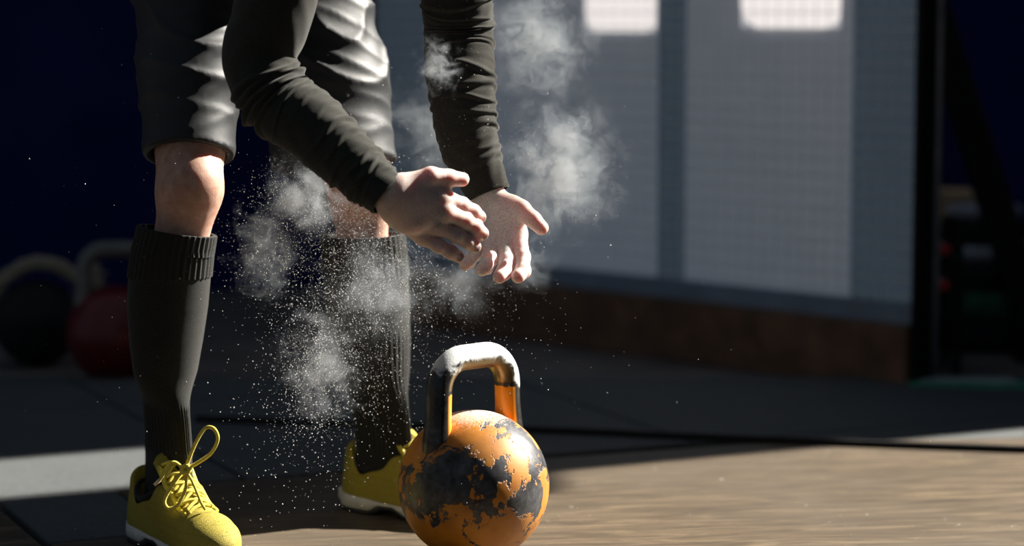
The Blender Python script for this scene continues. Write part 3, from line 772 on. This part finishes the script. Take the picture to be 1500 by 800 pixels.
slR = sleeve([Sh+np.array((0, 0, .03)), Sh+(El-Sh)*.35, Sh+(El-Sh)*.70+np.array((.004, 0, 0)), El+np.array((.002, 0, .030)), El+(Wr-El)*.16+np.array((0, 0, -.004)), El+(Wr-El)*.40+np.array((0, 0, .002)), El+(Wr-El)*.72, Cf],
             [.064, .060, .054, .050, .050, .0475, .041, .0305], wrR, seed=2)
wrL = []
for k in range(17):
    s0 = .30+.66*k/17+g.uniform(-.008, .008); wrL.append((s0, g.uniform(.0018, .0042), g.uniform(.006, .010), g.uniform(.008, .022), g.uniform(2.2, 4.2), g.uniform(0, 6)))
slL = sleeve([Shl+np.array((0, 0, .03)), Shl+(Ell-Shl)*.4, Shl+(Ell-Shl)*.8, Ell+np.array((0, .006, -.01)), Ell+(Wl-Ell)*.35+np.array((-.011, 0, 0)), Ell+(Wl-Ell)*.7+np.array((-.015, 0, 0)), Wl+(Wl-Ell)*.004],
             [.066, .060, .052, .0495, .0485, .0425, .0305], wrL, seed=5)
pp(obj('shirt', join_q(torso, slR, slL), M['sleeve']))['label'] = 'dark charcoal long-sleeved top'

# shorts
f = Field((-.62, 3.28, .52), (.02, 3.96, 1.05), .0042)
HeR, HeL = at(276, 229, 3.45), at(492, 243, 3.655)
aR, aL = HipR-HeR, HipL-HeL; aR /= np.linalg.norm(aR); aL /= np.linalg.norm(aL)
dr_ = f.chain([HeR-aR*.03, HeR+aR*.12, HipR], [.0645, .069, .095], .03)
dl = f.chain([HeL-aL*.03+np.array((-.004, 0, 0)), HeL+aL*.13+np.array((.006, 0, 0)), HipL], [.094, .093, .10], .03)
def wr_(A_, c, k, ph):          # folds running across a trouser leg
    s_ = (f.X-c[0])*A_[0]+(f.Y-c[1])*A_[1]+(f.Z-c[2])*A_[2]
    q = s_*k+1.6*np.sin(f.X*26+ph)+1.2*np.sin(f.Y*30+f.Z*14+ph*2)
    return (1-np.abs(np.sin(q)))**2
dr_ = dr_-.006*wr_(aR, HeR, 48, .4)*np.clip((f.Z-.60)*9, 0, 1)-.002*wr_(aR, HeR, 85, 2.0)
dl = dl-.006*wr_(aL, HeL, 40, 1.3)*np.clip((f.Z-.585)*10, .15, 1)-.0025*wr_(aL, HeL, 75, .2)
inR = f.cone(HeR-aR*.06, HeR+aR*.05, .058, .050); inL = f.cone(HeL-aL*.06, HeL+aL*.05, .086, .060)
dr_ = smax(smax(dr_, -f.plane(HeR, aR), .003), -inR, .003); dl = smax(smax(dl, -f.plane(HeL, aL+np.array((.10, 0, 0))), .003), -inL, .003)
d = smin(dr_, dl, .03)
d = smin(d, f.cone(HipR+np.array((0, 0, .02)), HipL+np.array((0, 0, .02)), .10, .10), .06)
d = smin(d, f.cone(Pel, Pel+(Chest-Pel)*.3, .128, .128), .05)
d = np.where(f.Z > .87, smax(d, f.plane(Pel+(Chest-Pel)*.30, Chest-Pel), .01), d)
pp(obj('shorts', f.mesh(d, 1), M['shorts']))['label'] = 'loose black knee-length shorts'

# socks
def sock(rows, Yf, dr3, tilt, cuff_y, rib_y, leg):
    rows = np.array(rows, float); ys = np.concatenate([np.linspace(rows[0, 0], cuff_y, 40), np.linspace(cuff_y+.8, rows[-1, 0], 150)])
    m = 168; th = np.arange(m)*2*math.pi/m; R = []
    for k, y in enumerate(ys):
        l = np.interp(y, rows[:, 0], rows[:, 1]); r = np.interp(y, rows[:, 0], rows[:, 2]); Y = Yf(y)
        c = at((l+r)/2, y, Y); h = (r-l)/2*mpp(Y)
        if y <= cuff_y: h += .0014
        rib = 0
        fr = (y-rows[0, 0])/(rows[-1, 0]-rows[0, 0])
        if y <= cuff_y: rib = .0011
        elif y > rib_y: rib = .0011*min(1, (y-rib_y)/12)*min(1, max(0, (668-y)/15))
        dd = rib*np.cos(th*40)
        kk = min(1, max(0, (y-540)/70)); kk = kk*kk*(3-2*kk)                  # round calf becomes an oval ankle
        al = h*(1-kk)+min(h, .0242-.006*min(1, max(0, (y-655)/30)))*kk; dx_, dy_ = abs(dr3[0]), abs(dr3[1])
        af = h*(1-kk)+math.sqrt(max(1e-6, h*h-(al*dy_)**2))/dx_*kk
        fx_, fy_ = (af+dd)*np.cos(th), (al+dd)*np.sin(th)*(1+.06*(1-kk))
        x_ = fx_*dr3[0]-fy_*dr3[1]; y_ = fx_*dr3[1]+fy_*dr3[0]
        zt = tilt*np.clip(1-(y-rows[0, 0])/70, 0, 1)
        bulge = -.010*math.exp(-((y-rows[0, 0]-110)/80)**2)                # calf muscle sits at the back
        R.append(np.stack([c[0]+x_, c[1]+y_-bulge*dr3[1]*-1, c[2]-zt*x_], 1))
    R = np.array(R)
    inner = (R[0]-R[0].mean(0))*.90+R[0].mean(0); inn2 = inner-np.array((0, 0, .03))
    R = np.concatenate([inn2[None], inner[None], R])
    return pp(obj('sock', loft(R, False), M['sock']))
so_r = sock([(338, 206, 313), (372, 196, 308), (406, 190, 305), (450, 188, 301), (500, 191, 294), (550, 198, 286), (600, 206, 281), (640, 209, 284), (690, 205, 289), (735, 200, 290)],
     lambda y: 3.435+(y-338)/400*.045, dR, .16, 406, 585, 'R')
so_l = sock([(344, 473, 590), (400, 476, 596), (450, 480, 599), (500, 488, 599), (550, 500, 598), (600, 513, 600), (640, 520, 604), (680, 520, 607), (715, 516, 607)],
     lambda y: 3.645+(y-345)/380*.055, dL, -.02, 404, 480, 'L')
so_r['label'] = 'long black ribbed sock with turned cuff'; so_l['label'] = 'long black ribbed sock dusted by falling chalk'

# shoes
SL = .288
def half_w(x): return float(np.interp(x, [0, .012, .03, .06, .10, .14, .18, .215, .245, .268, .281, .288], [.010, .022, .0305, .0325, .0305, .034, .0425, .046, .044, .034, .021, .006]))
def mid(x): return float(np.interp(x, [0, .1, .2, .288], [0, -.002, .004, -.006]))
def make_shoe(heel, dr_, label):
    f = Field((-.01, -.065, .0), (.30, .065, .17), .0018)
    d = f.cone((.036, 0, .030), (.034, 0, .086), .034, .0265)
    d = smin(d, f.cone((.045, 0, .030), (.15, 0, .028), .034, .037), .03)
    d = smin(d, f.cone((.085, 0, .078), (.135, 0, .075), .029, .029), .03)
    d = smin(d, f.cone((.135, 0, .070), (.205, .002, .034), .029, .034), .03)
    d = smin(d, f.ell((.222, .002, .030), (.060, .045, .035)), .025)
    W = np.interp(f.X, [0, .012, .03, .06, .10, .14, .18, .215, .245, .268, .281, .288, .3], [.012, .024, .0325, .035, .034, .037, .0445, .0475, .0455, .036, .023, .008, -.01]).astype(np.float32)
    d = smax(d, np.abs(f.Y-np.interp(f.X, [0, .1, .2, .288], [0, -.002, .004, -.006]).astype(np.float32))-W, .012)
    d = d-.0012*np.sin(f.X*230+f.Y*40)*np.clip((f.X-.18)*14, 0, 1)*np.clip((.25-f.X)*30, 0, 1)*np.clip((f.Z-.035)*60, 0, 1)
    d = smax(d, .012-f.Z, .002)
    d = smax(d, np.where(f.X > .055, f.Z-.099, f.Z-.13), .004)
    dip = np.sqrt((f.X-.073)**2+(f.Z-.112)**2)-.044                       # the collar dips below the ankle
    d = smax(d, -dip, .006)
    d = smax(d, -f.cone((.056, 0, .050), (.066, 0, .135), .0265, .036), .004)
    d = smax(d, -f.cone((.10, 0, .085), (.10, 0, .18), .027, .034), .004)
    V, Q = f.mesh(d, 4)
    sh = obj('shoe', (V, Q), M['yellow']); sh['label'] = label
    sh.location = tuple(heel); sh.rotation_euler = (0, 0, math.atan2(dr_[1], dr_[0])); bpy.context.view_layer.update(); keep(sh, ps)
    # sole
    def sole_rings(zt, zbm, grow):
        R = []
        for x in np.concatenate([np.linspace(-.004, .03, 10), np.linspace(.036, .25, 30), np.linspace(.255, SL+.003, 12)]):
            xc = min(max(x, 0), SL); hw = half_w(xc)+grow
            a_, b_ = zbm(x), zt(x); ring = []
            for q in range(16):
                a2 = q*2*math.pi/16; cs, sn = math.cos(a2), math.sin(a2)
                ring.append((x, mid(xc)+hw*math.copysign(abs(cs)**.35, cs), (a_+b_)/2+(b_-a_)/2*math.copysign(abs(sn)**.35, sn)))
            R.append(ring)
        return loft(R)
    ztop = lambda x: float(np.interp(x, [0, .05, .10, .20, .288], [.032, .029, .022, .020, .024]))
    zbot = lambda x: float(np.interp(x, [-.004, .012, .075, .095, .125, .15, .25, .29], [.012, .005, .005, .016, .017, .005, .005, .014]))
    obj('midsole', sole_rings(ztop, zbot, .0035), M['white_foam'], sh)
    obj('outsole', sole_rings(lambda x: zbot(x)+.003, lambda x: float(np.interp(x, [-.004, .012, .08, .10, .12, .15, .25, .29], [.009, .0, .0, .010, .010, .0, .0, .010])), .002), M['outsole'], sh)
    # tongue
    R = []
    for u_ in np.linspace(0, 1, 14):
        cx, cz = .174-.068*u_, .080+.060*u_**1.15
        hw = .020+.008*u_ if u_ < .93 else .020
        row = []
        for q in range(20):
            a2 = q*2*math.pi/20; yy = hw*math.cos(a2); row.append((cx+.003*math.sin(a2)-yy*yy*4, yy, cz+.0045*math.sin(a2)-yy*yy*9))
        R.append(row)
    obj('tongue', loft(R), M['yellow'], sh)
    # lining ring of the collar
    R = []
    for a in np.linspace(0, 2*math.pi, 40, endpoint=False):
        x = .064+.037*math.cos(a); y = .027*math.sin(a); zz = .069+.020*max(0, -math.cos(a))**1.6+.016*max(0, math.cos(a))**1.4
        R.append((x, y, zz))
    R.append(R[0]); obj('collar_lining', tube(np.array(R), .0042, 8, 80), M['lining'], sh)
    # lacing
    from mathutils.bvhtree import BVHTree
    tg = [q for q in sh.children if q.name.startswith('tongue')][0].data
    Va = [tuple(v) for v in V]+[tuple(v.co) for v in tg.vertices]
    Fa = [tuple(map(int, q)) for q in Q]+[tuple(i+len(V) for i in q.vertices) for q in tg.polygons]
    bv = BVHTree.FromPolygons(Va, Fa)
    def top_z(x, y):
        h_ = bv.ray_cast(Vector((x, y, .3)), Vector((0, 0, -1)))[0]
        return h_.z if h_ else .06
    def on(x, y, up_=.002): return (x, y, top_z(x, y)+up_)
    for k in range(6):
        u_ = k/5; x = .198-.076*u_; hwk = .021
        obj('lace', tube([on(x+.002-.004*q, hwk*q, .0016+.0012*(1-q*q)) for q in np.linspace(-1, 1, 7)], .0026, 7, 18), M['lace'], sh)
        if k < 5:
            for s_ in (1, -1):
                obj('lace', tube([on(x-.0076+.0076*q*s_, hwk*q, .0030+.0014*(1-q*q)+.001*(s_ > 0)) for q in np.linspace(-1, 1, 7)], .0024, 7, 16), M['lace'], sh)
    for s_ in (-1, 1):
        P = [on(.204-.086*u_, s_*.0235, .0) for u_ in np.linspace(0, 1, 8)]
        obj('eyestay', tube(P, .0042, 8, 20), M['yellow_edge'], sh)
    return sh
shR = make_shoe(HR, dR, 'bright yellow mesh shoe with untidy bow, toe towards the camera')
shL = make_shoe(HL, dL, 'bright yellow shoe half hidden behind the orange kettlebell')
def bow(sh, curves):
    for P, r in curves:
        o = obj('lace', tube([at(*q) for q in P], r, 8, 50), M['lace']); o.parent = sh
        bpy.context.view_layer.update(); o.matrix_parent_inverse = sh.matrix_world.inverted()
Yk = 3.385
bow(shR, [([(271, 690, Yk), (277, 672, Yk-.004), (287, 648, Yk-.012), (300, 628, Yk-.018), (313, 628, Yk-.02), (319, 643, Yk-.02), (310, 663, Yk-.014), (293, 676, Yk-.006), (272, 688, Yk-.002)], .0027),
          ([(271, 689, Yk), (262, 697, Yk-.008), (250, 715, Yk-.016), (241, 734, Yk-.02), (247, 745, Yk-.022), (260, 740, Yk-.024), (270, 722, Yk-.022), (273, 705, Yk-.012), (271, 690, Yk-.004)], .0025),
          ([(271, 689, Yk-.003), (255, 677, Yk-.008), (243, 690, Yk-.012), (234, 703, Yk-.014), (226, 711, Yk-.016)], .0022),
          ([(272, 690, Yk-.004), (280, 702, Yk-.014), (288, 720, Yk-.022), (295, 737, Yk-.028), (301, 747, Yk-.030)], .0022),
          ([(266, 684, Yk-.002), (270, 693, Yk-.008), (277, 690, Yk-.008), (274, 682, Yk-.004), (267, 686, Yk-.006)], .0035)])
ag = obj('aglet', tube([at(234, 703, Yk-.014), at(226, 711, Yk-.016)], .0027, 8), M['aglet']); ag.parent = shR; ag.matrix_parent_inverse = shR.matrix_world.inverted()

# ------------------------------------------------------------------ chalk: drifting clouds and falling specks
def cloud_mat(name, dens, scale, seed, lo, hi, aniso=.35):
    m, nt, p = mat(name); nt.nodes.remove(p); out = nt.nodes['Material Output']
    tc = N(nt, 'TexCoord'); ge = N(nt, 'NewGeometry')
    ln = N(nt, 'VectorMath', operation='LENGTH'); L(nt, tc.outputs['Object'], ln.inputs[0])
    fall = N(nt, 'MapRange', interpolation_type='SMOOTHSTEP'); L(nt, ln.outputs['Value'], fall.inputs[0]); fall.inputs[1].default_value = 1.0; fall.inputs[2].default_value = .05; fall.inputs[3].default_value = 0; fall.inputs[4].default_value = 1
    mp = N(nt, 'Mapping'); mp.inputs['Location'].default_value = (seed*1.7, seed*.9, seed*2.3); L(nt, ge.outputs['Position'], mp.inputs[0])
    n1 = noise(nt, mp.outputs[0], scale, 7, .60, .8); n5 = noise(nt, mp.outputs[0], scale*2.6, 5, .6, 1.6)
    s_ = math_(nt, 'ADD', math_(nt, 'ADD', math_(nt, 'MULTIPLY', n1.outputs[0], .65), math_(nt, 'MULTIPLY', n5.outputs[0], .35)), math_(nt, 'MULTIPLY', math_(nt, 'SUBTRACT', fall.outputs[0], 1.0), .16))
    mr = N(nt, 'MapRange', interpolation_type='SMOOTHSTEP'); L(nt, s_, mr.inputs[0]); mr.inputs[1].default_value = lo; mr.inputs[2].default_value = hi; mr.inputs[3].default_value = 0; mr.inputs[4].default_value = dens
    sc = N(nt, 'VolumeScatter'); sc.inputs['Color'].default_value = (.86, .93, 1, 1); sc.inputs['Anisotropy'].default_value = aniso
    L(nt, math_(nt, 'MULTIPLY', mr.outputs[0], fall.outputs[0]), sc.inputs['Density']); L(nt, sc.outputs[0], out.inputs['Volume'])
    m.cycles.volume_step_rate = .25
    return m
CL = [  # px, py, rx, ry, depth, half depth, density, noise scale, low, high, label
 (472, 530, 95, 130, 3.40, .06, 22, 26, .38, .62, 'dense white chalk plume sinking in front of the shaded sock'),
 (450, 290, 95, 90, 3.42, .06, 24, 28, .38, .62, 'bright chalk puff beside the bare knee under the forearm'),
 (385, 372, 100, 115, 3.40, .06, 15, 26, .42, .64, 'thin chalk wisps between the two legs'),
 (555, 420, 125, 130, 3.42, .06, 13, 28, .36, .66, 'chalk haze over the top of the dark sock'),
 (630, 190, 120, 130, 3.50, .05, 9, 22, .36, .66, 'faint chalk haze between the two sleeves'),
 (640, 95, 58, 70, 3.34, .035, 30, 36, .42, .60, 'small curl of chalk beside the upright sleeve'),
 (822, 245, 125, 150, 3.42, .07, 23, 26, .36, .64, 'round chalk cloud drifting in front of the frosted partition'),
 (790, 60, 140, 150, 3.48, .07, 14, 22, .38, .66, 'high chalk drift beside the upright sleeve'),
 (775, 385, 70, 75, 3.46, .04, 13, 30, .38, .64, 'small chalk puff under the open thumb'),
 (665, 410, 120, 90, 3.48, .05, 9, 26, .36, .66, 'faint chalk dust falling below the hands')]
def icos():
    import bmesh
    b = bmesh.new(); bmesh.ops.create_icosphere(b, subdivisions=3, radius=1.0); me_ = bpy.data.meshes.new('chalk_cloud'); b.to_mesh(me_); b.free(); return me_
for k, (px, py, rx, ry, Y, hy, dn, sc_, lo_, hi_, lb) in enumerate(CL):
    me_ = icos(); me_.materials.append(cloud_mat('chalk_haze_%d' % k, dn, sc_, k+1, lo_, hi_))
    o = link(bpy.data.objects.new('chalk_cloud', me_)); o.location = tuple(at(px, py, Y)); o.scale = (rx*mpp(Y), hy, ry*mpp(Y))
    tag(o, lb, 'chalk cloud', kind='stuff')

def specks(cl, tet):
    V, F = [], []
    T = np.array([(1, 1, 1), (1, -1, -1), (-1, 1, -1), (-1, -1, 1)])/1.732
    n = 0
    for (px, py, sx_, sy_, Y, sY, cnt, r0, r1) in cl:
        x = px+RNG.normal(0, 1, cnt)*sx_; y = py+RNG.normal(0, 1, cnt)*sy_; z = Y+RNG.normal(0, 1, cnt)*sY
        rr = r0+(r1-r0)*RNG.random(cnt)**3
        for a, b, c, r in zip(x, y, z, rr):
            q = RNG.normal(size=(3, 3)); q, _ = np.linalg.qr(q)
            V.append(at(a, b, max(3.05, c))+(T@q)*r); F.append(np.array([(0, 1, 2), (0, 3, 1), (0, 2, 3), (1, 3, 2)])+n); n += 4
    return np.concatenate(V), np.concatenate(F)
SP = [(470, 520, 34, 50, 3.40, .03, 3200, .0003, .0010), (455, 600, 40, 60, 3.40, .04, 500, .0004, .0012), (445, 290, 34, 30, 3.40, .03, 1800, .0003, .0008),
      (545, 400, 48, 55, 3.42, .035, 4200, .0003, .0009), (520, 300, 45, 40, 3.24, .02, 900, .0003, .0007), (395, 370, 40, 50, 3.40, .03, 1000, .0003, .0008), (600, 420, 90, 60, 3.42, .04, 1500, .0003, .0008),
      (820, 245, 45, 55, 3.42, .04, 1500, .00025, .0006), (430, 650, 60, 70, 3.40, .06, 220, .0005, .0013), (560, 560, 40, 60, 3.45, .05, 500, .0004, .0010),
      (450, 400, 230, 260, 3.35, .12, 420, .0005, .0013), (640, 180, 70, 80, 3.42, .05, 500, .0003, .0007), (745, 500, 60, 40, 3.4, .05, 60, .0004, .0008)]
dv, df = specks(SP, None)
ds = obj('chalk_specks', (dv, df), M['chalk'], smooth=False); tag(ds, 'countless falling specks of white chalk around the hands and legs', 'chalk dust', kind='stuff')
